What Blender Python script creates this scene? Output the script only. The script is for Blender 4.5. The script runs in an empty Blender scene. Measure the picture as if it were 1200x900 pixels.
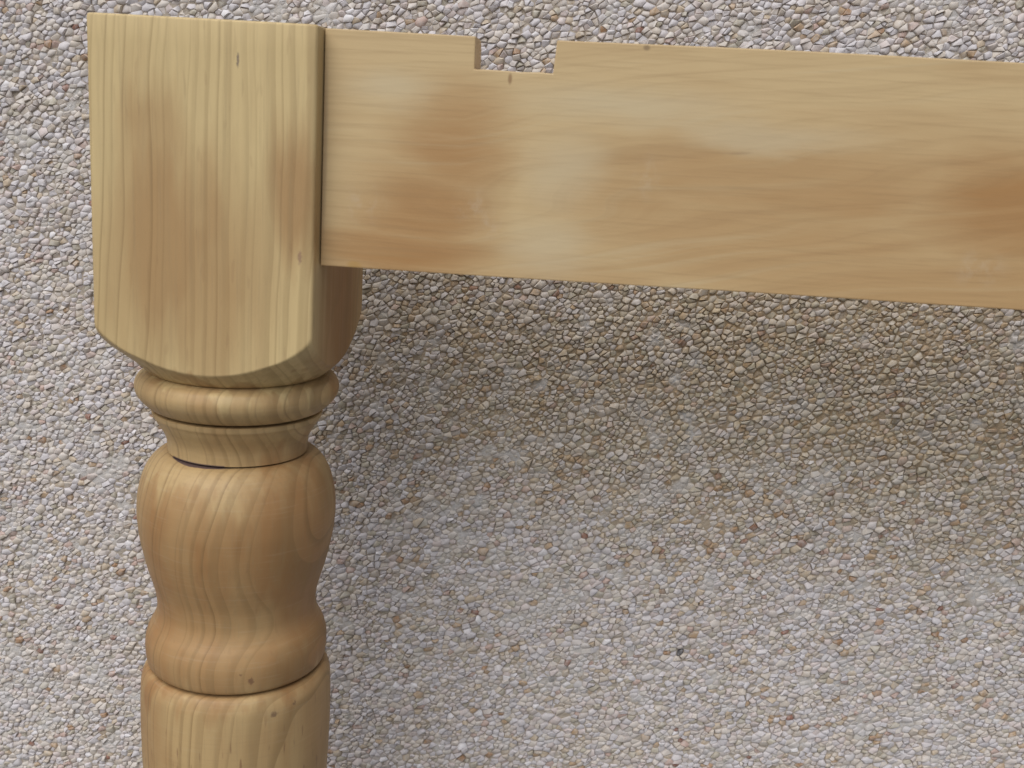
import bpy, bmesh, math, random
import numpy as np
from mathutils import Matrix, Vector

random.seed(7)
rng = np.random.default_rng(11)
scene = bpy.context.scene
COL = scene.collection

# ------------------------------------------------------------------ camera
F_PX = 1300.0                      # focal length in pixels of a 1200 px wide frame
CAM = Vector((0.15909, -0.46924, -0.03353))
PITCH, YAW, ROLL = 0.225919, -0.078823, 0.060816
fwd = Vector((math.sin(YAW) * math.cos(PITCH), math.cos(YAW) * math.cos(PITCH), -math.sin(PITCH)))
rgt = Vector((math.cos(YAW), -math.sin(YAW), 0))
upv = rgt.cross(fwd)
cr, sr = math.cos(ROLL), math.sin(ROLL)
r2 = rgt * cr + upv * sr
u2 = upv * cr - rgt * sr
cam_data = bpy.data.cameras.new('camera')
cam = bpy.data.objects.new('camera', cam_data)
COL.objects.link(cam)
cam.matrix_world = Matrix(((r2.x, u2.x, -fwd.x, CAM.x), (r2.y, u2.y, -fwd.y, CAM.y), (r2.z, u2.z, -fwd.z, CAM.z), (0, 0, 0, 1)))
cam_data.sensor_width = 36.0
cam_data.lens = 36.0 * F_PX / 1200.0
cam_data.clip_start = 0.01
cam_data.clip_end = 200.0
cam_data.dof.use_dof = True
cam_data.dof.focus_distance = 0.56
cam_data.dof.aperture_fstop = 20.0
scene.camera = cam

# ------------------------------------------------------------------ sky and sun
SUN_AZ = math.radians(-20.0)       # degrees round from -Y (towards the camera) to -X (left)
SUN_EL = math.radians(52.0)
sun_dir = Vector((math.sin(SUN_AZ) * math.cos(SUN_EL), -math.cos(SUN_AZ) * math.cos(SUN_EL), math.sin(SUN_EL)))
world = bpy.data.worlds.new('World')
scene.world = world
world.use_nodes = True
wt = world.node_tree
bg = wt.nodes['Background']
sky = wt.nodes.new('ShaderNodeTexSky')
sky.sky_type = 'NISHITA'
sky.sun_disc = False
sky.sun_elevation = SUN_EL
sky.sun_rotation = math.atan2(sun_dir.x, sun_dir.y)
sky.air_density = 1.0
sky.dust_density = 2.0
sky.ozone_density = 1.0
hs = wt.nodes.new('ShaderNodeHueSaturation')
hs.inputs['Saturation'].default_value = 0.70     # overcast: the blue is veiled
wt.links.new(sky.outputs[0], hs.inputs['Color'])
wt.links.new(hs.outputs[0], bg.inputs['Color'])
bg.inputs['Strength'].default_value = 0.05
sl = bpy.data.lights.new('sun', 'SUN')
sl.energy = 1.5
sl.angle = math.radians(62.0)
sl.color = (1.0, 0.99, 0.975)
sun = bpy.data.objects.new('sun', sl)
COL.objects.link(sun)
sun.rotation_euler = (-sun_dir).to_track_quat('-Z', 'Y').to_euler()
sun.location = sun_dir * 3
vs = scene.view_settings
scene.display_settings.display_device = 'sRGB'
vs.view_transform = 'Standard'
vs.look = 'None'
vs.gamma = 1.0
vs.use_curve_mapping = False
vs.exposure = 0.74

# ------------------------------------------------------------------ helpers
BASE = 0.745                       # height of the top of the post above the ground


class NT:
    """small node-tree writer"""
    def __init__(s, name):
        s.m = bpy.data.materials.new(name)
        s.m.use_nodes = True
        s.t = s.m.node_tree
        s.b = s.t.nodes['Principled BSDF']

    def n(s, typ, **kw):
        o = s.t.nodes.new('ShaderNode' + typ)
        for k, v in kw.items():
            setattr(o, k, v)
        return o

    def put(s, sock, v):
        if isinstance(v, bpy.types.NodeSocket):
            s.t.links.new(v, sock)
        else:
            sock.default_value = v

    def math(s, op, a, b=0.0, c=0.0, clamp=False):
        o = s.n('Math', operation=op, use_clamp=clamp)
        for i, v in enumerate((a, b, c)):
            s.put(o.inputs[i], v)
        return o.outputs[0]

    def vmath(s, op, a, b=(0, 0, 0)):
        o = s.n('VectorMath', operation=op)
        s.put(o.inputs[0], a)
        s.put(o.inputs[1], b)
        return o.outputs['Value'] if op in ('LENGTH', 'DOT_PRODUCT', 'DISTANCE') else o.outputs[0]

    def mix(s, f, a, b, blend='MIX'):
        o = s.n('Mix', data_type='RGBA', blend_type=blend)
        s.put(o.inputs['Factor'], f)
        s.put(o.inputs[6], a if not isinstance(a, tuple) or len(a) == 4 else (*a, 1))
        s.put(o.inputs[7], b if not isinstance(b, tuple) or len(b) == 4 else (*b, 1))
        return o.outputs[2]

    def noise(s, v, scale, detail=3.0, rough=0.55, color=False, dist=0.0):
        o = s.n('TexNoise')
        s.put(o.inputs['Vector'], v)
        o.inputs['Scale'].default_value = scale
        o.inputs['Detail'].default_value = detail
        o.inputs['Roughness'].default_value = rough
        o.inputs['Distortion'].default_value = dist
        return o.outputs['Color' if color else 'Fac']

    def ramp(s, x, a, b, lo=0.0, hi=1.0, smooth=True):
        o = s.n('MapRange', interpolation_type='SMOOTHSTEP' if smooth else 'LINEAR')
        s.put(o.inputs['Value'], x)
        for k, v in (('From Min', a), ('From Max', b), ('To Min', lo), ('To Max', hi)):
            s.put(o.inputs[k], v)
        return o.outputs['Result']

    def spot(s, v, c, r, edge=(0.35, 1.0)):
        d = s.vmath('SUBTRACT', v, c)
        d = s.vmath('DIVIDE', d, r)
        return s.ramp(s.vmath('LENGTH', d), edge[0], edge[1], 1.0, 0.0)


def link_mesh(name, me, mat, parent=None, loc=None):
    o = bpy.data.objects.new(name, me)
    COL.objects.link(o)
    if mat:
        me.materials.append(mat)
    if parent:
        o.parent = parent
    if loc is not None:
        o.location = loc
    return o


def mesh_from(name, verts, faces, angle=35.0):
    me = bpy.data.meshes.new(name)
    me.from_pydata(verts, [], faces)
    me.update()
    bm = bmesh.new()
    bm.from_mesh(me)
    bmesh.ops.recalc_face_normals(bm, faces=bm.faces)
    bm.to_mesh(me)
    bm.free()
    me.shade_smooth()
    me.set_sharp_from_angle(angle=math.radians(angle))
    return me


# ------------------------------------------------------------------ wood
def wood_post():
    w = NT('sanded_post_wood')
    p = w.n('TexCoord').outputs['Object']
    # slow wandering of the grain
    wob = w.noise(w.vmath('MULTIPLY', p, (1, 1, 0.45)), 15.0, 2.0, 0.5, color=True)
    wob = w.vmath('MULTIPLY', w.vmath('SUBTRACT', wob, (0.5, 0.5, 0.5)), (0.015, 0.015, 0.0))
    q = w.vmath('ADD', p, wob)
    sx = w.n('SeparateXYZ')
    w.put(sx.inputs[0], q)
    x, y, z = sx.outputs
    # pith lies behind and to the left of the post and leans a little; lower down the grain swings off
    low_ = w.ramp(z, -0.150, -0.235)
    px = w.math('ADD', w.math('MULTIPLY_ADD', z, 0.035, -0.100), w.math('MULTIPLY', low_, 0.020))
    dx = w.math('SUBTRACT', x, px)
    dy = w.math('ADD', w.math('MULTIPLY_ADD', z, -0.03, -0.022), w.math('MULTIPLY', low_, 0.042))
    dy = w.math('SUBTRACT', y, dy)
    d = w.math('SQRT', w.math('ADD', w.math('MULTIPLY', dx, dx), w.math('MULTIPLY', dy, dy)))
    var = w.n('TexNoise', noise_dimensions='1D')
    w.put(var.inputs['W'], d)
    var.inputs['Scale'].default_value = 85.0
    ph = w.math('ADD', w.math('DIVIDE', d, 0.0046), w.math('MULTIPLY', var.outputs['Fac'], 3.2))
    fr = w.math('FRACT', ph)
    ring = w.math('MULTIPLY', w.ramp(fr, 0.50, 0.955), w.ramp(fr, 0.965, 1.0, 1.0, 0.0))
    idx = w.math('FLOOR', ph)
    wn = w.n('TexWhiteNoise', noise_dimensions='1D')
    w.put(wn.inputs['W'], idx)
    ring = w.math('MULTIPLY', ring, w.math('MULTIPLY_ADD', wn.outputs['Value'], 0.75, 0.25))
    # fibres: fine streaks along the post
    fib = w.noise(w.vmath('MULTIPLY', p, (1, 1, 0.03)), 900.0, 3.0, 0.6)
    fib2 = w.noise(w.vmath('MULTIPLY', p, (1, 1, 0.05)), 220.0, 3.0, 0.6)
    big = w.noise(w.vmath('MULTIPLY', p, (1, 1, 0.4)), 26.0, 3.0, 0.55)
    # heartwood patches, with streaky edges
    jig = w.vmath('SUBTRACT', w.noise(w.vmath('MULTIPLY', p, (1, 1, 0.12)), 90.0, 3.0, 0.6, color=True), (0.5, 0.5, 0.5))
    jp = w.vmath('ADD', p, w.vmath('MULTIPLY', jig, (0.010, 0.010, 0.06)))
    heart = 0.0
    for c, r, k in (((-0.016, -0.045, -0.085), (0.028, 0.03, 0.060), 0.72), ((0.037, -0.045, -0.066), (0.015, 0.02, 0.038), 0.75), ((-0.006, -0.045, -0.095), (0.052, 0.03, 0.060), 0.55),
                    ((-0.018, -0.045, -0.050), (0.020, 0.03, 0.030), 0.5),
                    ((0.048, 0.005, -0.110), (0.012, 0.060, 0.120), 1.0),  # block's right face: redder heartwood, with its shade also put into the colour
                    ((0.030, -0.020, -0.215), (0.034, 0.060, 0.070), 1.0), ((0.010, -0.030, -0.275), (0.060, 0.050, 0.020), 0.55),
                    ((-0.020, -0.030, -0.205), (0.030, 0.050, 0.030), 0.45),
                    ((0.042, -0.005, -0.30), (0.026, 0.040, 0.10), 0.75), ((0.0, -0.03, -0.155), (0.08, 0.06, 0.014), 0.4),
                    ((0.0, -0.03, -0.176), (0.07, 0.06, 0.011), 0.45)):
        heart = w.math('MAXIMUM', w.math('MULTIPLY', w.spot(jp, c, r, (0.30, 1.05)), k), heart)
    zt = w.n('SeparateXYZ')
    w.put(zt.inputs[0], jp)
    core = w.math('MULTIPLY', w.ramp(zt.outputs[2], -0.175, -0.205), w.ramp(zt.outputs[2], -0.31, -0.275))
    core = w.math('MAXIMUM', core, w.ramp(zt.outputs[2], -0.140, -0.148, 0.0, 0.55))
    heart = w.math('MAXIMUM', heart, w.math('MULTIPLY', core, w.ramp(big, 0.25, 0.65, 0.60, 1.0)))
    heart = w.math('ADD', heart, w.ramp(big, 0.50, 0.78, 0.0, 0.35), clamp=True)
    zr = w.n('SeparateXYZ')
    w.put(zr.inputs[0], p)
    col = w.mix(heart, (0.620, 0.470, 0.235), (0.350, 0.188, 0.075))
    col = w.mix(w.math('MULTIPLY', ring, w.ramp(zr.outputs[2], -0.14, -0.15, 0.42, 0.62)), col, (0.190, 0.115, 0.045))
    col = w.mix(w.ramp(fib2, 0.40, 0.75, 0.0, 0.24), col, (0.36, 0.25, 0.12))
    col = w.mix(w.ramp(fib, 0.48, 0.75, 0.0, 0.22), col, (0.30, 0.22, 0.12))
    # lathe and sanding scratches run round the turned part
    la = w.noise(w.vmath('MULTIPLY', p, (0.05, 0.05, 1)), 900.0, 2.0, 0.6)
    turned = w.ramp(zr.outputs[2], -0.142, -0.150)
    col = w.mix(w.math('MULTIPLY', w.ramp(la, 0.52, 0.75, 0.0, 0.13), turned), col, (0.29, 0.185, 0.095))
    col = w.mix(w.math('MULTIPLY', w.ramp(la, 0.44, 0.28, 0.0, 0.07), turned), col, (0.60, 0.50, 0.36))
    # short pore flecks
    fl = w.noise(w.vmath('MULTIPLY', p, (1, 1, 0.16)), 420.0, 1.0, 0.5)
    zz = w.n('SeparateXYZ')
    w.put(zz.inputs[0], p)
    low = w.ramp(zz.outputs[2], -0.285, -0.315, 0.22, 1.0)
    col = w.mix(w.math('MULTIPLY', w.ramp(fl, 0.655, 0.74, 0.0, 0.65), low), col, (0.22, 0.12, 0.06))
    kj = w.vmath('SUBTRACT', w.noise(p, 700.0, 3.0, 0.6, color=True), (0.5, 0.5, 0.5))
    kp = w.vmath('ADD', p, w.vmath('MULTIPLY', kj, (0.0022, 0.0, 0.0030)))
    # knots, flecks and the blue-purple mark at the foot of the neck
    for c, r, k, cc in (((0.0145, -0.045, -0.0145), (0.0006, 0.004, 0.0032), 0.8, (0.16, 0.12, 0.10)),
                        ((0.0395, -0.045, -0.0875), (0.0012, 0.004, 0.0035), 0.65, (0.25, 0.14, 0.10)),
                        ((0.0185, -0.036, -0.2755), (0.0014, 0.006, 0.0022), 0.6, (0.13, 0.06, 0.04)),
                        ((0.0145, -0.038, -0.2720), (0.0009, 0.006, 0.0007), 0.5, (0.13, 0.06, 0.04)),
                        ((0.0280, -0.033, -0.2925), (0.0016, 0.008, 0.0018), 0.6, (0.10, 0.05, 0.04)),
                        ((0.0350, -0.028, -0.2900), (0.0006, 0.008, 0.0016), 0.5, (0.10, 0.05, 0.04))):
        col = w.mix(w.math('MULTIPLY', w.spot(kp, c, r, (0.4, 1.0)), k), col, cc)
    rad = w.vmath('LENGTH', w.vmath('MULTIPLY', p, (1, 1, 0)))
    mx = w.math('DIVIDE', w.math('ADD', zz.outputs[0], 0.0085), 0.0125)
    edge = w.math('MULTIPLY_ADD', w.math('MULTIPLY', mx, mx), -0.0017, 0.0327)
    edge = w.math('ADD', edge, w.math('MULTIPLY_ADD', fib2, 0.0012, -0.0006))
    mk = w.math('MULTIPLY', w.ramp(w.math('SUBTRACT', edge, rad), 0.0, 0.0004), w.math('LESS_THAN', zz.outputs[1], -0.02))
    mk = w.math('MULTIPLY', mk, w.spot(p, (0, 0, -0.1815), (1, 1, 0.0016), (0.6, 1.0)))
    col = w.mix(w.math('MULTIPLY', mk, 0.85), col, (0.060, 0.035, 0.055))
    w.put(w.b.inputs['Base Color'], col)
    w.put(w.b.inputs['Roughness'], w.ramp(fib2, 0.3, 0.7, 0.46, 0.60))
    w.b.inputs['Specular IOR Level'].default_value = 0.35
    bp = w.n('Bump')
    bp.inputs['Strength'].default_value = 0.12
    bp.inputs['Distance'].default_value = 0.0004
    w.put(bp.inputs['Height'], w.math('ADD', fib, w.math('MULTIPLY', ring, 0.5)))
    b2 = w.n('Bump')
    b2.inputs['Strength'].default_value = 0.35
    b2.inputs['Distance'].default_value = 0.0006
    w.put(b2.inputs['Height'], w.noise(w.vmath('MULTIPLY', p, (1, 1, 0.5)), 120.0, 3.0, 0.5))
    w.put(b2.inputs['Normal'], bp.outputs[0])
    w.put(w.b.inputs['Normal'], b2.outputs[0])
    return w.m


def wood_rail():
    w = NT('sanded_rail_wood')
    p = w.n('TexCoord').outputs['Object']
    jig = w.vmath('SUBTRACT', w.noise(w.vmath('MULTIPLY', p, (0.35, 1, 1)), 36.0, 4.0, 0.6, color=True), (0.5, 0.5, 0.5))
    jp = w.vmath('ADD', p, w.vmath('MULTIPLY', jig, (0.034, 0.01, 0.022)))
    X0 = 0.0454
    heart = 0.0
    for (cx, cz), (rx, rz), k in (((0.096, -0.040), (0.028, 0.026), 0.80), ((0.085, -0.066), (0.034, 0.024), 0.85), ((0.078, -0.083), (0.048, 0.013), 0.80),
                                  ((0.098, -0.030), (0.020, 0.012), 0.35), ((0.150, -0.086), (0.050, 0.009), 0.40),
                                  ((0.318, -0.052), (0.060, 0.026), 0.85), ((0.330, -0.050), (0.030, 0.016), 0.70), ((0.225, -0.046), (0.090, 0.020), 0.60),
                                  ((0.215, -0.072), (0.080, 0.022), 0.55), ((0.290, -0.085), (0.110, 0.018), 0.60), ((0.170, -0.060), (0.040, 0.016), 0.45),
                                  ((0.48, -0.045), (0.09, 0.03), 0.6), ((0.60, -0.06), (0.06, 0.03), 0.6)):
        heart = w.math('MAXIMUM', w.math('MULTIPLY', w.spot(jp, (cx, -0.036, cz), (rx, 0.2, rz), (0.25, 1.30)), k), heart)
    big = w.noise(w.vmath('MULTIPLY', p, (0.25, 1, 1)), 34.0, 3.0, 0.55)
    heart = w.math('ADD', heart, w.ramp(big, 0.45, 0.75, 0.0, 0.30), clamp=True)
    # flowing growth lines, almost along the rail, rising to the right
    wob = w.noise(w.vmath('MULTIPLY', p, (0.16, 1, 1)), 22.0, 2.0, 0.5)
    sx = w.n('SeparateXYZ')
    w.put(sx.inputs[0], p)
    lv = w.math('ADD', sx.outputs[2], w.math('MULTIPLY_ADD', wob, 0.050, w.math('MULTIPLY', w.math('MAXIMUM', w.math('SUBTRACT', sx.outputs[0], 0.10), 0.0), -0.20)))
    cb = w.n('CombineXYZ')
    w.put(cb.inputs[2], lv)
    w.put(cb.inputs[0], w.math('MULTIPLY', sx.outputs[0], 0.03))
    grain = w.noise(cb.outputs[0], 130.0, 4.0, 0.62)
    fib = w.noise(w.vmath('MULTIPLY', p, (0.03, 1, 1)), 800.0, 3.0, 0.6)
    heart = w.math('MULTIPLY', heart, w.ramp(grain, 0.32, 0.68, 0.88, 1.08), clamp=True)
    gl = w.math('FRACT', w.math('ADD', w.math('DIVIDE', lv, 0.0062), w.math('MULTIPLY', grain, 1.8)))
    gl = w.math('MULTIPLY', w.ramp(gl, 0.55, 0.95), w.ramp(gl, 0.96, 1.0, 1.0, 0.0))
    col = w.mix(heart, (0.595, 0.436, 0.230), (0.405, 0.222, 0.086))
    col = w.mix(w.ramp(grain, 0.50, 0.74, 0.0, 0.24), col, (0.320, 0.195, 0.090))
    col = w.mix(w.ramp(grain, 0.46, 0.28, 0.0, 0.30), col, (0.590, 0.490, 0.310))
    col = w.mix(w.math('MULTIPLY', gl, 0.09), col, (0.260, 0.150, 0.065))
    col = w.mix(w.ramp(fib, 0.46, 0.75, 0.0, 0.22), col, (0.300, 0.190, 0.090))
    pale = 0.0
    for (cx, cz), (rx, rz) in (((0.135, -0.078), (0.022, 0.016)), ((0.140, -0.050), (0.020, 0.020)), ((0.165, -0.024), (0.060, 0.012)), ((0.068, -0.020), (0.024, 0.010)), ((0.215, -0.030), (0.050, 0.008))):
        pale = w.math('MAXIMUM', pale, w.spot(jp, (cx, -0.036, cz), (rx, 0.2, rz), (0.1, 1.1)))
    col = w.mix(w.math('MULTIPLY', pale, 0.50), col, (0.600, 0.500, 0.325))
    # whitish scuffs where the sander or a plane bruised the face
    sc = w.noise(w.vmath('MULTIPLY', p, (1, 1, 0.8)), 170.0, 4.0, 0.7)
    scuff = 0.0
    for (cx, cz), (rx, rz) in (((0.106, -0.064), (0.012, 0.010)), ((0.112, -0.070), (0.008, 0.010)), ((0.172, -0.049), (0.008, 0.012)), ((0.062, -0.066), (0.012, 0.012)), ((0.30, -0.075), (0.014, 0.01))):
        scuff = w.math('MAXIMUM', scuff, w.spot(p, (cx, -0.036, cz), (rx, 0.2, rz), (0.0, 1.0)))
    col = w.mix(w.math('MULTIPLY', scuff, w.ramp(sc, 0.42, 0.70, 0.0, 0.28)), col, (0.58, 0.49, 0.38))
    # dark nicks and stains
    def rot(cx, cz, a, rx, rz):
        v = w.n('VectorRotate', rotation_type='Y_AXIS')
        w.put(v.inputs['Vector'], p)
        v.inputs['Center'].default_value = (cx, -0.036, cz)
        v.inputs['Angle'].default_value = a
        return w.spot(v.outputs[0], (cx, -0.036, cz), (rx, 0.2, rz), (0.35, 1.0))
    for a, k, cc in ((rot(0.2885, -0.0915, 0.45, 0.0056, 0.0005), 0.8, (0.10, 0.07, 0.07)), (rot(0.1170, -0.0152, 1.57, 0.0028, 0.0011), 0.7, (0.24, 0.13, 0.06)),
                     (rot(0.1675, -0.0012, 0.0, 0.0018, 0.0014), 0.5, (0.10, 0.06, 0.04)), (rot(0.0590, -0.0900, 0.0, 0.0040, 0.0022), 0.45, (0.42, 0.25, 0.06)),
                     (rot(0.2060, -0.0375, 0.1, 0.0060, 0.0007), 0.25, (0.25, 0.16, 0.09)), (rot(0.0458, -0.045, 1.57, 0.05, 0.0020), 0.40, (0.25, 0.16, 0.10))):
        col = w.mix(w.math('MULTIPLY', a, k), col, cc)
    w.put(w.b.inputs['Base Color'], col)
    w.put(w.b.inputs['Roughness'], w.ramp(grain, 0.3, 0.7, 0.42, 0.56))
    w.b.inputs['Specular IOR Level'].default_value = 0.35
    bp = w.n('Bump')
    bp.inputs['Strength'].default_value = 0.10
    bp.inputs['Distance'].default_value = 0.0004
    w.put(bp.inputs['Height'], fib)
    b2 = w.n('Bump')
    b2.inputs['Strength'].default_value = 0.30
    b2.inputs['Distance'].default_value = 0.0006
    w.put(b2.inputs['Height'], w.noise(w.vmath('MULTIPLY', p, (0.4, 1, 1)), 90.0, 3.0, 0.5))
    w.put(b2.inputs['Normal'], bp.outputs[0])
    w.put(w.b.inputs['Normal'], b2.outputs[0])
    return w.m


POST_WOOD = wood_post()
RAIL_WOOD = wood_rail()

# ------------------------------------------------------------------ pebbledash materials
def pebble_material(name, per_object):
    w = NT(name)
    if per_object:
        base = w.n('ObjectInfo').outputs['Color']
    else:
        base = w.n('Attribute', attribute_type='GEOMETRY', attribute_name='tint').outputs['Color']
    geo = w.n('NewGeometry').outputs['Position']
    n1 = w.noise(geo, 420.0, 3.0, 0.6)
    n2 = w.noise(geo, 900.0, 3.0, 0.65)
    col = w.mix(w.ramp(n1, 0.35, 0.75, 0.0, 0.45), base, (0.57, 0.55, 0.53))
    col = w.mix(w.ramp(n2, 0.55, 0.75, 0.0, 0.30), col, (0.32, 0.22, 0.13))
    w.put(w.b.inputs['Base Color'], col)
    w.b.inputs['Roughness'].default_value = 0.5
    w.b.inputs['Specular IOR Level'].default_value = 0.4
    bp = w.n('Bump')
    bp.inputs['Strength'].default_value = 0.35
    bp.inputs['Distance'].default_value = 0.0006
    w.put(bp.inputs['Height'], n1)
    w.put(w.b.inputs['Normal'], bp.outputs[0])
    return w.m


def mortar_material():
    w = NT('wall_mortar')
    p = w.n('NewGeometry').outputs['Position']
    n0 = w.noise(p, 16.0, 3.0, 0.6)
    n1 = w.noise(p, 190.0, 4.0, 0.65)
    n2 = w.noise(p, 700.0, 4.0, 0.7)
    col = w.mix(w.ramp(n0, 0.35, 0.65), (0.55, 0.53, 0.515), (0.53, 0.495, 0.46))
    col = w.mix(w.ramp(n1, 0.45, 0.75, 0.0, 0.5), col, (0.42, 0.34, 0.25))
    col = w.mix(w.ramp(n2, 0.52, 0.78, 0.0, 0.3), col, (0.36, 0.30, 0.24))
    fl = w.n('Attribute', attribute_type='GEOMETRY', attribute_name='film').outputs['Fac']
    bare = w.mix(n1, (0.44, 0.38, 0.31), (0.33, 0.26, 0.18))          # darker, browner mortar down between the stones
    oc = w.n('Attribute', attribute_type='GEOMETRY', attribute_name='shade_ochre').outputs['Fac']
    bare = w.mix(w.math('MULTIPLY', oc, 0.9), bare, (0.36, 0.24, 0.105))  # warm tone of the shade under the rail painted into the gaps
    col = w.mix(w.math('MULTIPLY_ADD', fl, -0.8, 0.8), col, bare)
    # where the modelled stones end the dash goes on as texture
    vo = w.n('TexVoronoi', feature='F1')
    w.put(vo.inputs['Vector'], p)
    vo.inputs['Scale'].default_value = 260.0
    sx = w.n('SeparateXYZ')
    w.put(sx.inputs[0], p)
    out = w.math('MAXIMUM', w.math('GREATER_THAN', w.math('ABSOLUTE', w.math('SUBTRACT', sx.outputs[0], WX)), WHX), w.math('GREATER_THAN', w.math('ABSOLUTE', w.math('SUBTRACT', sx.outputs[2], WZ)), WHZ))
    bw = w.n('RGBToBW')
    w.put(bw.inputs[0], vo.outputs['Color'])
    stone = w.mix(w.ramp(vo.outputs['Distance'], 0.35, 0.75), w.mix(bw.outputs[0], (0.46, 0.41, 0.36), (0.58, 0.54, 0.52)), (0.36, 0.30, 0.24))
    col = w.mix(out, col, stone)
    w.put(w.b.inputs['Base Color'], col)
    w.b.inputs['Roughness'].default_value = 0.85
    bp = w.n('Bump')
    bp.inputs['Strength'].default_value = 0.8
    bp.inputs['Distance'].default_value = 0.0012
    w.put(bp.inputs['Height'], w.math('ADD', w.math('ADD', n1, w.math('MULTIPLY', n2, 0.6)), w.math('MULTIPLY', out, w.math('MULTIPLY', vo.outputs['Distance'], -2.5))))
    w.put(w.b.inputs['Normal'], bp.outputs[0])
    return w.m


# ------------------------------------------------------------------ ground
WALL_Y = 0.122
WX, WHX, WZ, WHZ = 0.060, 0.560, -0.170, 0.330     # centre and half size of the part of the wall with modelled stones

g = NT('paving_concrete')
gp = g.n('TexCoord').outputs['Object']
g.put(g.b.inputs['Base Color'], g.mix(g.ramp(g.noise(gp, 30.0, 5.0, 0.65), 0.3, 0.7), (0.15, 0.145, 0.135), (0.21, 0.20, 0.185)))
g.b.inputs['Roughness'].default_value = 0.9
S = 20.0
gm = bpy.data.meshes.new('ground')
gm.from_pydata([(-S, -S, -BASE), (S, -S, -BASE), (S, S, -BASE), (-S, S, -BASE)], [], [(0, 1, 2, 3)])
ground = link_mesh('ground', gm, g.m)
ground['kind'] = 'structure'

# ------------------------------------------------------------------ pebbledash wall
def height_noise(x, z, seed, cell):
    """smooth value noise in numpy"""
    r = np.random.default_rng(seed)
    T = r.random((256, 256))
    u, v = x / cell, z / cell
    i, j = np.floor(u).astype(int), np.floor(v).astype(int)
    fu, fv = u - i, v - j
    fu = fu * fu * (3 - 2 * fu)
    fv = fv * fv * (3 - 2 * fv)
    a, b = T[i % 256, j % 256], T[(i + 1) % 256, j % 256]
    c, d = T[i % 256, (j + 1) % 256], T[(i + 1) % 256, (j + 1) % 256]
    return (a * (1 - fu) + b * fu) * (1 - fv) + (c * (1 - fu) + d * fu) * fv


def film(x, z):
    """0 to 1: where a skin of cement was left smeared over the stones"""
    n_ = 0.6 * height_noise(x, z, 4, 0.010) + 0.4 * height_noise(x, z, 6, 0.0045)
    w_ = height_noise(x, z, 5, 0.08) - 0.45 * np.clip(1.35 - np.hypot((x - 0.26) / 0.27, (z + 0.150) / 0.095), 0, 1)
    return np.clip((n_ - 0.635 + 0.20 * (w_ - 0.35)) * 7.0, 0, 1)


def shade_ochre(x, z):
    """0 to 1: band of browner chips and gaps under the rail, its warm shade painted in"""
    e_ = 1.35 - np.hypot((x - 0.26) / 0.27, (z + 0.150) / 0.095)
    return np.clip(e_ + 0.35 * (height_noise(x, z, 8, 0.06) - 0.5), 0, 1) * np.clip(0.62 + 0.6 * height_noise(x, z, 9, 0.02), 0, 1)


def mortar_level(x, z):
    """how far the mortar stands towards the viewer (m)"""
    a = height_noise(x, z, 1, 0.034) - 0.5
    b = height_noise(x, z, 2, 0.012) - 0.5
    c = height_noise(x, z, 3, 0.0042) - 0.5
    return -0.00045 + 0.0005 * a + 0.0007 * b + 0.0006 * c + 0.0004 * film(x, z)


MORTAR = mortar_material()
step = 0.0019
xs = np.arange(WX - WHX, WX + WHX + step, step)
zs = np.arange(WZ - WHZ, WZ + WHZ + step, step)
GX, GZ = np.meshgrid(xs, zs, indexing='ij')
lev = mortar_level(GX, GZ)
nx, nz = GX.shape
verts = np.stack([GX.ravel(), WALL_Y - lev.ravel(), GZ.ravel()], 1)
ii = np.arange(nx * nz).reshape(nx, nz)
quads = np.stack([ii[:-1, :-1], ii[1:, :-1], ii[1:, 1:], ii[:-1, 1:]], -1).reshape(-1, 4)
# the rest of the wall: flat sheets that butt against the grid, and its body behind
x0, x1, z0, z1 = xs[0], xs[-1], zs[0], zs[-1]
XL, XR, ZB, ZT = -2.2, 2.6, -BASE - 0.02, 1.25
extra = [(XL, ZB), (x0, ZB), (x1, ZB), (XR, ZB), (XL, z0), (x0, z0), (x1, z0), (XR, z0), (XL, z1), (x0, z1), (x1, z1), (XR, z1), (XL, ZT), (x0, ZT), (x1, ZT), (XR, ZT)]
ev = np.array([(a, WALL_Y, b) for a, b in extra])
o = len(verts)
ef = [(o + a + 4 * r, o + a + 1 + 4 * r, o + a + 5 + 4 * r, o + a + 4 + 4 * r) for r in range(3) for a in range(3) if not (r == 1 and a == 1)]
bv = np.array([(XL, 0.34, ZB), (XR, 0.34, ZB), (XR, 0.34, ZT), (XL, 0.34, ZT)])
c = o + 16
cf = [(c, c + 3, c + 2, c + 1), (o + 12, o + 15, c + 2, c + 3), (o, o + 12, c + 3, c), (o + 3, c + 1, c + 2, o + 15), (o, c, c + 1, o + 3)]
allv = np.concatenate([verts, ev, bv])
allf = np.concatenate([quads, np.array(ef + cf)])


def fast_mesh(name, v, f, smooth=True):
    me = bpy.data.meshes.new(name)
    k = f.shape[1]
    me.vertices.add(len(v))
    me.vertices.foreach_set('co', np.ascontiguousarray(v, dtype=np.float32).ravel())
    me.loops.add(f.size)
    me.loops.foreach_set('vertex_index', np.ascontiguousarray(f, dtype=np.int32).ravel())
    me.polygons.add(len(f))
    me.polygons.foreach_set('loop_start', np.arange(0, f.size, k, dtype=np.int32))
    me.polygons.foreach_set('use_smooth', np.full(len(f), smooth))
    me.update(calc_edges=True)
    return me


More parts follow.
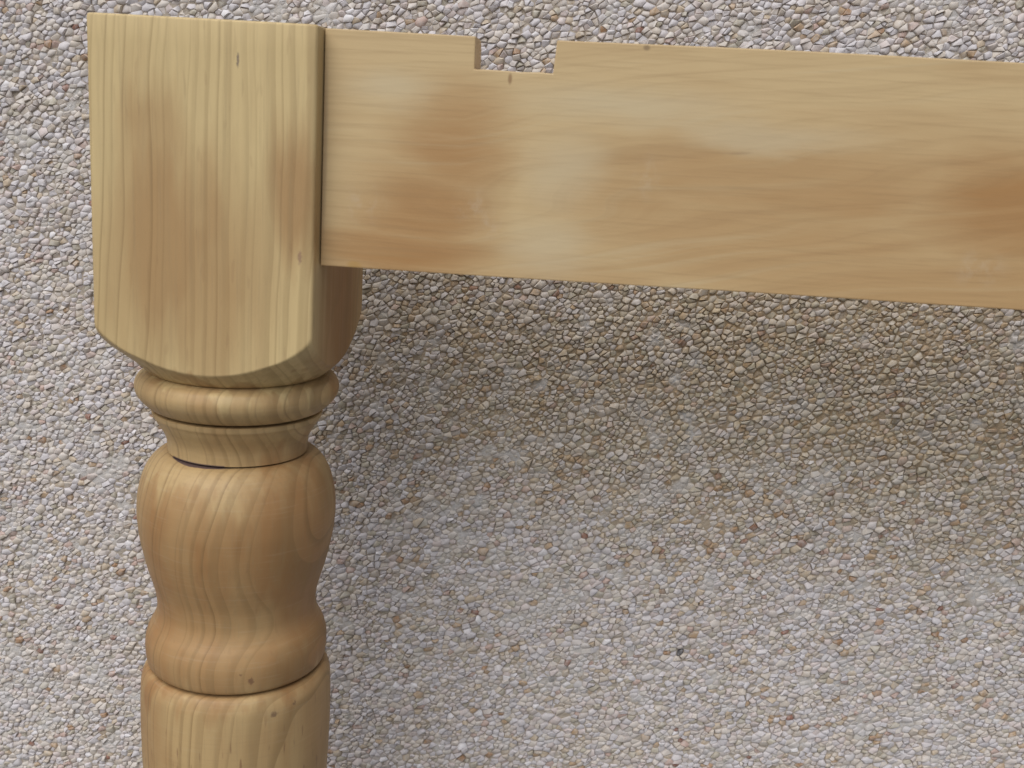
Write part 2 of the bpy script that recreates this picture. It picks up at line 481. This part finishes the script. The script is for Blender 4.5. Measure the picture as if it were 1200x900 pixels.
wme = fast_mesh('pebbledash_wall', allv, allf)
fa = wme.attributes.new('film', 'FLOAT', 'POINT')
fa.data.foreach_set('value', np.concatenate([film(GX, GZ).ravel(), np.zeros(len(ev) + len(bv))]).astype(np.float32))
oa = wme.attributes.new('shade_ochre', 'FLOAT', 'POINT')
oa.data.foreach_set('value', np.concatenate([shade_ochre(GX, GZ).ravel(), np.zeros(len(ev) + len(bv))]).astype(np.float32))
wall = link_mesh('pebbledash_wall', wme, MORTAR)
wall['label'] = 'pale pebbledash wall of cream and white stone chips behind the wooden frame'
wall['category'] = 'wall'
wall['kind'] = 'thing'

# where the stones lie: large ones first, smaller ones pressed into the gaps.  The layout is done in a sheet
# squeezed along one diagonal, so that the chips lie a little longer in that direction.
from mathutils.geometry import delaunay_2d_cdt
DIAG, SQ = 0.42, 1.28
cd, sd = math.cos(DIAG), math.sin(DIAG)


def to_sheet(x, z):
    a_, b_ = x * cd + z * sd, -x * sd + z * cd
    return a_ / SQ, b_ * SQ


def from_sheet(a_, b_):
    a_, b_ = a_ * SQ, b_ / SQ
    return a_ * cd - b_ * sd, a_ * sd + b_ * cd


cellsz = 0.0077
grid = {}
stones = []


def scatter(n, rlo, rhi, tight):
    ax = rng.uniform(x0 - 0.01, x1 + 0.01, n)
    az = rng.uniform(z0 - 0.01, z1 + 0.01, n)
    ar = rlo + (rhi - rlo) * rng.random(n) ** 1.4
    sa, sb = to_sheet(ax, az)
    for x, z, r in zip(sa.tolist(), sb.tolist(), ar.tolist()):
        ci, cj = int(x / cellsz + 1000), int(z / cellsz + 1000)
        ok = True
        for a in (-1, 0, 1):
            for b in (-1, 0, 1):
                for (qx, qz, qr) in grid.get((ci + a, cj + b), ()):
                    dd = (r + qr) * tight
                    if (qx - x) ** 2 + (qz - z) ** 2 < dd * dd:
                        ok = False
                        break
                if not ok:
                    break
            if not ok:
                break
        if ok:
            grid.setdefault((ci, cj), []).append((x, z, r))
            stones.append((x, z, r))


scatter(3400, 0.0025, 0.0036, 0.86)
scatter(26000, 0.0017, 0.0025, 0.86)
scatter(118000, 0.0011, 0.0017, 0.84)
scatter(157000, 0.0007, 0.0011, 0.82)
ST = np.array(stones)
N = len(ST)
# each stone's outline: the ground that is nearer to it than to any other stone
co, _, tris, _, _, _ = delaunay_2d_cdt([Vector((p[0], p[1])) for p in stones], [], [], 0, 1e-7)
co = np.array([c_[:] for c_ in co])
T = np.array([t for t in tris if len(t) == 3])
A_, B_, C_ = co[T[:, 0]], co[T[:, 1]], co[T[:, 2]]
dd = 2 * (A_[:, 0] * (B_[:, 1] - C_[:, 1]) + B_[:, 0] * (C_[:, 1] - A_[:, 1]) + C_[:, 0] * (A_[:, 1] - B_[:, 1]))
a2, b2, c2 = (A_ ** 2).sum(1), (B_ ** 2).sum(1), (C_ ** 2).sum(1)
cc_ = np.stack([(a2 * (B_[:, 1] - C_[:, 1]) + b2 * (C_[:, 1] - A_[:, 1]) + c2 * (A_[:, 1] - B_[:, 1])) / dd,
                (a2 * (C_[:, 0] - B_[:, 0]) + b2 * (A_[:, 0] - C_[:, 0]) + c2 * (B_[:, 0] - A_[:, 0])) / dd], 1)
around = [[] for _ in range(len(co))]
for k, t in enumerate(T.tolist()):
    for q_ in t:
        around[q_].append(k)

PAL = np.array([(0.60, 0.58, 0.59), (0.54, 0.53, 0.55), (0.60, 0.56, 0.51), (0.56, 0.51, 0.44), (0.52, 0.48, 0.45), (0.58, 0.52, 0.50),
                (0.50, 0.42, 0.31), (0.44, 0.32, 0.20), (0.37, 0.23, 0.13), (0.48, 0.36, 0.31), (0.27, 0.13, 0.09), (0.05, 0.05, 0.055), (0.44, 0.41, 0.33), (0.72, 0.72, 0.74)])
PROB = np.array([0.20, 0.17, 0.19, 0.13, 0.13, 0.09, 0.045, 0.018, 0.006, 0.02, 0.004, 0.0003, 0.05, 0.015])
shapes, tints, centres, areas, prouds, films = [], [], [], [], [], []
flm = film(*from_sheet(co[:, 0], co[:, 1]))
och0 = shade_ochre(*from_sheet(co[:, 0], co[:, 1]))
mlev = mortar_level(*from_sheet(co[:, 0], co[:, 1]))
for i in range(len(co)):
    ks = around[i]
    if len(ks) < 4:
        continue
    pts_ = cc_[ks]
    c0 = co[i]
    if np.abs(pts_ - c0).max() > 0.012:
        continue
    pts_ = pts_[np.argsort(np.arctan2(pts_[:, 1] - c0[1], pts_[:, 0] - c0[0]))]
    px_, pz_ = from_sheet(pts_[:, 0], pts_[:, 1])
    poly = np.stack([px_, pz_], 1)
    keep = np.hypot(*(poly - np.roll(poly, 1, 0)).T) > 0.0005        # drop very short sides
    poly = poly[keep]
    m = len(poly)
    if m < 4:
        continue
    cen = poly.mean(0)
    if not (x0 + 0.004 < cen[0] < x1 - 0.004 and z0 + 0.004 < cen[1] < z1 - 0.004):
        continue
    v_ = poly - cen
    rr = np.hypot(v_[:, 0], v_[:, 1])
    v_ = v_ * (0.55 + 0.45 * rr.mean() / rr)[:, None] * rng.uniform(0.88, 1.12, (m, 1)) * rng.uniform(0.88, 1.20) * (1 - 0.10 * och0[i])
    rm = rr.mean()
    top = rng.uniform(-0.0001, 0.0008) + 0.13 * rm + 0.00032 * rng.standard_normal()
    fm = flm[i]
    top *= 1 - 0.35 * fm
    tilt = rng.normal(0, 0.17 - 0.05 * fm, 2)
    def hh(f, drop, jit):
        return top - drop + f * (v_ @ tilt) + rng.normal(0, jit, m)
    rings = []
    for f, drop, jit in ((1.0, 0.0024, 0.0), (0.95, 0.00042 + 0.10 * rm, 0.00012), (0.66, 0.0, 0.00014)):
        w_ = cen + v_ * f
        rings.append(np.stack([w_[:, 0], WALL_Y - hh(f, drop, jit), w_[:, 1]], 1))
    mid = np.array([[cen[0], WALL_Y - top - rng.normal(0.0001, 0.00012), cen[1]]])
    V = np.concatenate(rings + [mid])
    a_ = np.arange(m)
    b_ = (a_ + 1) % m
    F3 = []
    for q_ in range(2):
        F3.append(np.stack([a_ + q_ * m, b_ + q_ * m, b_ + (q_ + 1) * m], 1))
        F3.append(np.stack([a_ + q_ * m, b_ + (q_ + 1) * m, a_ + (q_ + 1) * m], 1))
    F3.append(np.stack([a_ + 2 * m, b_ + 2 * m, np.full(m, 3 * m)], 1))
    shapes.append((V, np.concatenate(F3)))
    centres.append((cen[0], WALL_Y - top, cen[1]))
    areas.append(rm * rm)
    films.append(fm)
    prouds.append(top - mlev[i])
N = len(shapes)
PAL = PAL * np.array((1.015, 0.975, 0.965))
# browner chips under the rail; the warmth of its shade is tinted in
CEN = np.array(centres)
och = shade_ochre(CEN[:, 0], CEN[:, 2])
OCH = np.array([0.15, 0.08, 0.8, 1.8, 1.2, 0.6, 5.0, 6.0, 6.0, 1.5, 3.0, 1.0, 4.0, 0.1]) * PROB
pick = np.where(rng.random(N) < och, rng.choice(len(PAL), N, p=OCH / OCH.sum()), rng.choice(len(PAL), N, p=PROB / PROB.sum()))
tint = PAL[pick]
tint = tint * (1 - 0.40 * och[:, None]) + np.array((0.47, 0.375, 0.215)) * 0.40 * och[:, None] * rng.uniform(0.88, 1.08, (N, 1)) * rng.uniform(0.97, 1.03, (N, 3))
fm_ = np.array(films)[:, None] * 0.55
tint = tint * (1 - fm_) + np.array((0.56, 0.535, 0.51)) * rng.uniform(0.95, 1.05, (N, 1)) * fm_
CEN = np.array(centres)

# the 300 stones that show largest are objects of their own
P = CEN - np.array(CAM)
D = P @ np.array(fwd)
u = 600 + F_PX * (P @ np.array(r2)) / D
v = 450 - F_PX * (P @ np.array(u2)) / D
inside = (u > 12) & (u < 1188) & (v > 12) & (v < 888)
hid = ((u > 90) & (u < 440) & (v > 0) & (v < 450)) | ((u > 145) & (u < 408) & (v > 430))
top_e = 33 + (u - 382) * 0.049
bot_e = 312 + (u - 374) * 0.0615
hid |= (u > 370) & (v > top_e - 12) & (v < bot_e + 12) & ~((u > 572) & (u < 640) & (v < 72))
score = np.where(inside & ~hid, np.array(areas) / D ** 2 * np.clip((np.array(prouds) + 0.0003) * 900, 0.02, 1.0), 0)
best = np.argsort(-score)[:300]
single = np.zeros(N, bool)
single[best] = True

ST_MAT = pebble_material('dash_stone', False)
SG_MAT = pebble_material('single_stone', True)
for i in best.tolist():
    V, F3 = shapes[i]
    me = mesh_from('pebble', [tuple(t) for t in (V - CEN[i])], [tuple(t) for t in F3], 48.0)
    ob = link_mesh('pebble', me, SG_MAT, wall, CEN[i])
    ob.color = (*[float(t) for t in tint[i]], 1.0)

vv, ff, cc = [], [], []
off = 0
for i in range(N):
    if single[i]:
        continue
    V, F3 = shapes[i]
    vv.append(V)
    ff.append(F3 + off)
    cc.append(np.repeat(tint[i:i + 1], len(V), 0))
    off += len(V)
vv, ff, cc = np.concatenate(vv), np.concatenate(ff), np.concatenate(cc)
dm = fast_mesh('stone_dash', vv, ff)
at = dm.attributes.new('tint', 'FLOAT_COLOR', 'POINT')
at.data.foreach_set('color', np.concatenate([cc, np.ones((len(cc), 1))], 1).astype(np.float32).ravel())
dm.set_sharp_from_angle(angle=math.radians(48.0))
dash = link_mesh('stone_dash', dm, ST_MAT, wall)
dash['kind'] = 'stuff'


# ------------------------------------------------------------------ the wooden frame
frame = bpy.data.objects.new('wooden_frame', None)
COL.objects.link(frame)
frame.location = (0, 0, -BASE)
frame.empty_display_size = 0.05
frame['label'] = 'pale sanded wooden frame with turned post and notched rail before the pebbledash wall'
frame['category'] = 'furniture frame'
post = bpy.data.objects.new('turned_post', None)
COL.objects.link(post)
post.parent = frame
post.location = (0, 0, BASE)

H = 0.045


def catmull(pts, n=10):
    """smooth curve through (z, r) points"""
    out = []
    P = [pts[0]] + list(pts) + [pts[-1]]
    for i in range(1, len(P) - 2):
        a, b, c, d = [np.array(P[i + j]) for j in (-1, 0, 1, 2)]
        for t in np.linspace(0, 1, n, endpoint=False):
            out.append(tuple(0.5 * ((2 * b) + (c - a) * t + (2 * a - 5 * b + 4 * c - d) * t * t + (3 * b - a - 3 * c + d) * t ** 3)))
    out.append(tuple(pts[-1]))
    return out


def lathe(name, prof, seg=160, angle=30.0):
    vs_, fs_ = [], []
    for z, r in prof:
        for k in range(seg):
            a = 2 * math.pi * k / seg
            vs_.append((r * math.cos(a), r * math.sin(a), z))
    for i in range(len(prof) - 1):
        for k in range(seg):
            k2 = (k + 1) % seg
            fs_.append((i * seg + k, i * seg + k2, (i + 1) * seg + k2, (i + 1) * seg + k))
    fs_.append(tuple(range(seg)))
    fs_.append(tuple(range((len(prof) - 1) * seg, len(prof) * seg)))
    return link_mesh(name, mesh_from(name, vs_, fs_, angle), POST_WOOD, post)


# square block whose lower end is turned to a round shoulder
SH = catmull([(-0.1165, 0.0642), (-0.1200, 0.0635), (-0.1240, 0.0613), (-0.1277, 0.0581), (-0.1304, 0.0553), (-0.1329, 0.0520), (-0.1360, 0.0482), (-0.1384, 0.0450), (-0.1416, 0.0414), (-0.1440, 0.0385), (-0.1452, 0.0355)], 8)
shz = np.array([s[0] for s in SH])
shr = np.array([s[1] for s in SH])
foot = []
rc = 0.0016
for side in range(4):
    a0 = side * math.pi / 2
    for t in np.linspace(-(H - rc), H - rc, 41):
        foot.append((Matrix.Rotation(a0, 2) @ Vector((H, t)))[:])
    for b in np.linspace(0, math.pi / 2, 7)[1:-1]:
        foot.append((Matrix.Rotation(a0, 2) @ Vector((H - rc + rc * math.cos(b), H - rc + rc * math.sin(b))))[:])
foot = np.array(foot)
nf = len(foot)
fr_ = np.hypot(foot[:, 0], foot[:, 1])
fdir = foot / fr_[:, None]
rows = []
be = 0.0012
for ins, z in ((be, 0.0), (be * 0.45, -be * 0.18), (be * 0.12, -be * 0.55), (0, -be * 1.1)):
    k = (H - ins) / H
    rows.append(np.c_[foot * k, np.full(nf, z)])
zc = np.interp(-fr_, -shr, shz)
zlow = zc + 0.0035
for t in np.linspace(0, 1, 16)[1:]:
    rows.append(np.c_[foot, -be * 1.1 + (zlow + be * 1.1) * t])
zend = shz[-1]
pz_ = np.concatenate([[-0.080, -0.100, -0.110], shz])
pr_ = np.concatenate([[0.0720, 0.0680, 0.0655], shr])
kk = 0.0010                                             # the arris is eased by sanding
offs = np.concatenate([np.linspace(0.0035, 0.0016, 5)[1:], np.linspace(0.0014, -0.0014, 19)])
levels = [zc + o_ for o_ in offs] + [(zc - 0.0014) * (1 - t) + zend * t for t in np.linspace(0, 1, 40)[1:]]
for zz_ in levels:
    q_ = np.interp(-zz_, -pz_, pr_)
    h_ = np.clip(0.5 + 0.5 * (q_ - fr_) / kk, 0, 1)
    rr_ = q_ * (1 - h_) + fr_ * h_ - kk * h_ * (1 - h_)
    rows.append(np.c_[fdir * rr_[:, None], zz_])
R_ = np.concatenate(rows)
fs_ = []
for i in range(len(rows) - 1):
    for k in range(nf):
        k2 = (k + 1) % nf
        fs_.append((i * nf + k, i * nf + k2, (i + 1) * nf + k2, (i + 1) * nf + k))
fs_.append(tuple(range(nf)))
fs_.append(tuple(range((len(rows) - 1) * nf, len(rows) * nf)))
link_mesh('square_block', mesh_from('square_block', [tuple(t) for t in R_], fs_, 24.0), POST_WOOD, post)

lathe('bead', [(-0.1440, 0.020), (-0.1448, 0.0375)] + catmull([(-0.1451, 0.0395), (-0.1466, 0.0424), (-0.1490, 0.0439), (-0.1515, 0.0443), (-0.1545, 0.0435), (-0.1575, 0.0413), (-0.1598, 0.0387), (-0.1608, 0.0368)], 6) + [(-0.1610, 0.0350), (-0.1611, 0.020)])
lathe('neck', [(-0.1619, 0.020), (-0.1619, 0.0355), (-0.1620, 0.0369)] + catmull([(-0.1623, 0.0373), (-0.1642, 0.0370), (-0.1656, 0.0361), (-0.1680, 0.0347), (-0.1712, 0.0327), (-0.1745, 0.0312), (-0.1780, 0.0307), (-0.1806, 0.0307)], 6) + [(-0.1807, 0.0290), (-0.1807, 0.020)])
lathe('baluster', [(-0.1814, 0.020), (-0.1814, 0.0300), (-0.1815, 0.0318)] + catmull([(-0.1817, 0.0326), (-0.1828, 0.0352), (-0.1860, 0.0384), (-0.1900, 0.0407), (-0.1950, 0.0424), (-0.2012, 0.0437), (-0.2090, 0.0441), (-0.2150, 0.0437), (-0.2225, 0.0427), (-0.2330, 0.0404),
      (-0.2400, 0.0384), (-0.2465, 0.0366), (-0.2530, 0.0358), (-0.2570, 0.0361), (-0.2610, 0.0375), (-0.2645, 0.0394), (-0.2690, 0.0409), (-0.2735, 0.0413), (-0.2785, 0.0409), (-0.2815, 0.0401), (-0.2827, 0.0385)], 6) + [(-0.2829, 0.035), (-0.2830, 0.020)])
lathe('shaft', [(-0.2838, 0.020), (-0.2838, 0.0360), (-0.2838, 0.0385)] + catmull([(-0.2840, 0.0396), (-0.2852, 0.0413), (-0.2885, 0.0428), (-0.2930, 0.0435), (-0.3050, 0.0438), (-0.3200, 0.0437), (-0.3400, 0.0430), (-0.3800, 0.0412), (-0.4500, 0.0370), (-0.5400, 0.0310), (-0.6200, 0.0262), (-0.6600, 0.0245),
      (-0.6700, 0.0290), (-0.6900, 0.0330), (-0.7150, 0.0315), (-0.7400, 0.0240)], 8) + [(-BASE, 0.022)])

lathe('core', [(-0.1430, 0.027), (-0.3000, 0.027)])

# rail with the notch cut in its top edge
RX, RY, RT, RZT, RZB = 0.0454, -0.03587, 0.0201, -0.00064, -0.09127
SL, SYAW = 0.006576, 0.010347
N1, N2, ND = 0.10307, 0.13329, -0.01271
RLEN = 0.66
outline = [(RX, RZB), (RX + RLEN, RZB), (RX + RLEN, RZT), (N2 + 0.0006, RZT), (N2 + 0.0003, -0.006), (N2 - 0.0002, ND - 0.0001), (0.128, ND + 0.0002), (0.121, ND - 0.0001), (0.1145, ND + 0.0001), (0.108, ND + 0.0002), (N1 + 0.0003, ND), (N1 + 0.0001, ND + 0.0004), (N1, RZT), (RX, RZT)]
bm = bmesh.new()
fvs = [bm.verts.new((x, 0, z)) for x, z in outline]
bvs = [bm.verts.new((x, RT, z)) for x, z in outline]
bm.faces.new(fvs)
bm.faces.new(bvs[::-1])
n = len(outline)
for i in range(n):
    j = (i + 1) % n
    bm.faces.new((fvs[i], fvs[j], bvs[j], bvs[i]))
bmesh.ops.recalc_face_normals(bm, faces=bm.faces)
bm.edges.ensure_lookup_table()
backtop = [e for e in bm.edges if all(abs(v_.co.y - RT) < 1e-6 and abs(v_.co.z - RZT) < 1e-6 for v_ in e.verts)]
bmesh.ops.bevel(bm, geom=backtop, offset=0.0045, segments=4, profile=0.5, affect='EDGES')
fine = [e for e in bm.edges if e.calc_face_angle(0) > 1.0]
bmesh.ops.bevel(bm, geom=fine, offset=0.0005, segments=2, profile=0.6, affect='EDGES')
# long edges are cut so that the rail is not dead straight
for xc in np.linspace(RX + 0.02, RX + RLEN - 0.02, 24):
    bmesh.ops.bisect_plane(bm, geom=bm.verts[:] + bm.edges[:] + bm.faces[:], plane_co=(xc, 0, 0), plane_no=(1, 0, 0))
for v_ in bm.verts:
    dx_ = v_.co.x - RX
    v_.co.z += SL * dx_ + 0.00022 * math.sin(v_.co.x * 31 + 1.0) * (1 if v_.co.z > -0.05 else 0.5)
    v_.co.y += RY + SYAW * dx_
rme = bpy.data.meshes.new('rail')
bm.to_mesh(rme)
bm.free()
rme.shade_smooth()
rme.set_sharp_from_angle(angle=math.radians(9))
rail = link_mesh('rail', rme, RAIL_WOOD, frame, (0, 0, BASE))
bpy.context.view_layer.update()
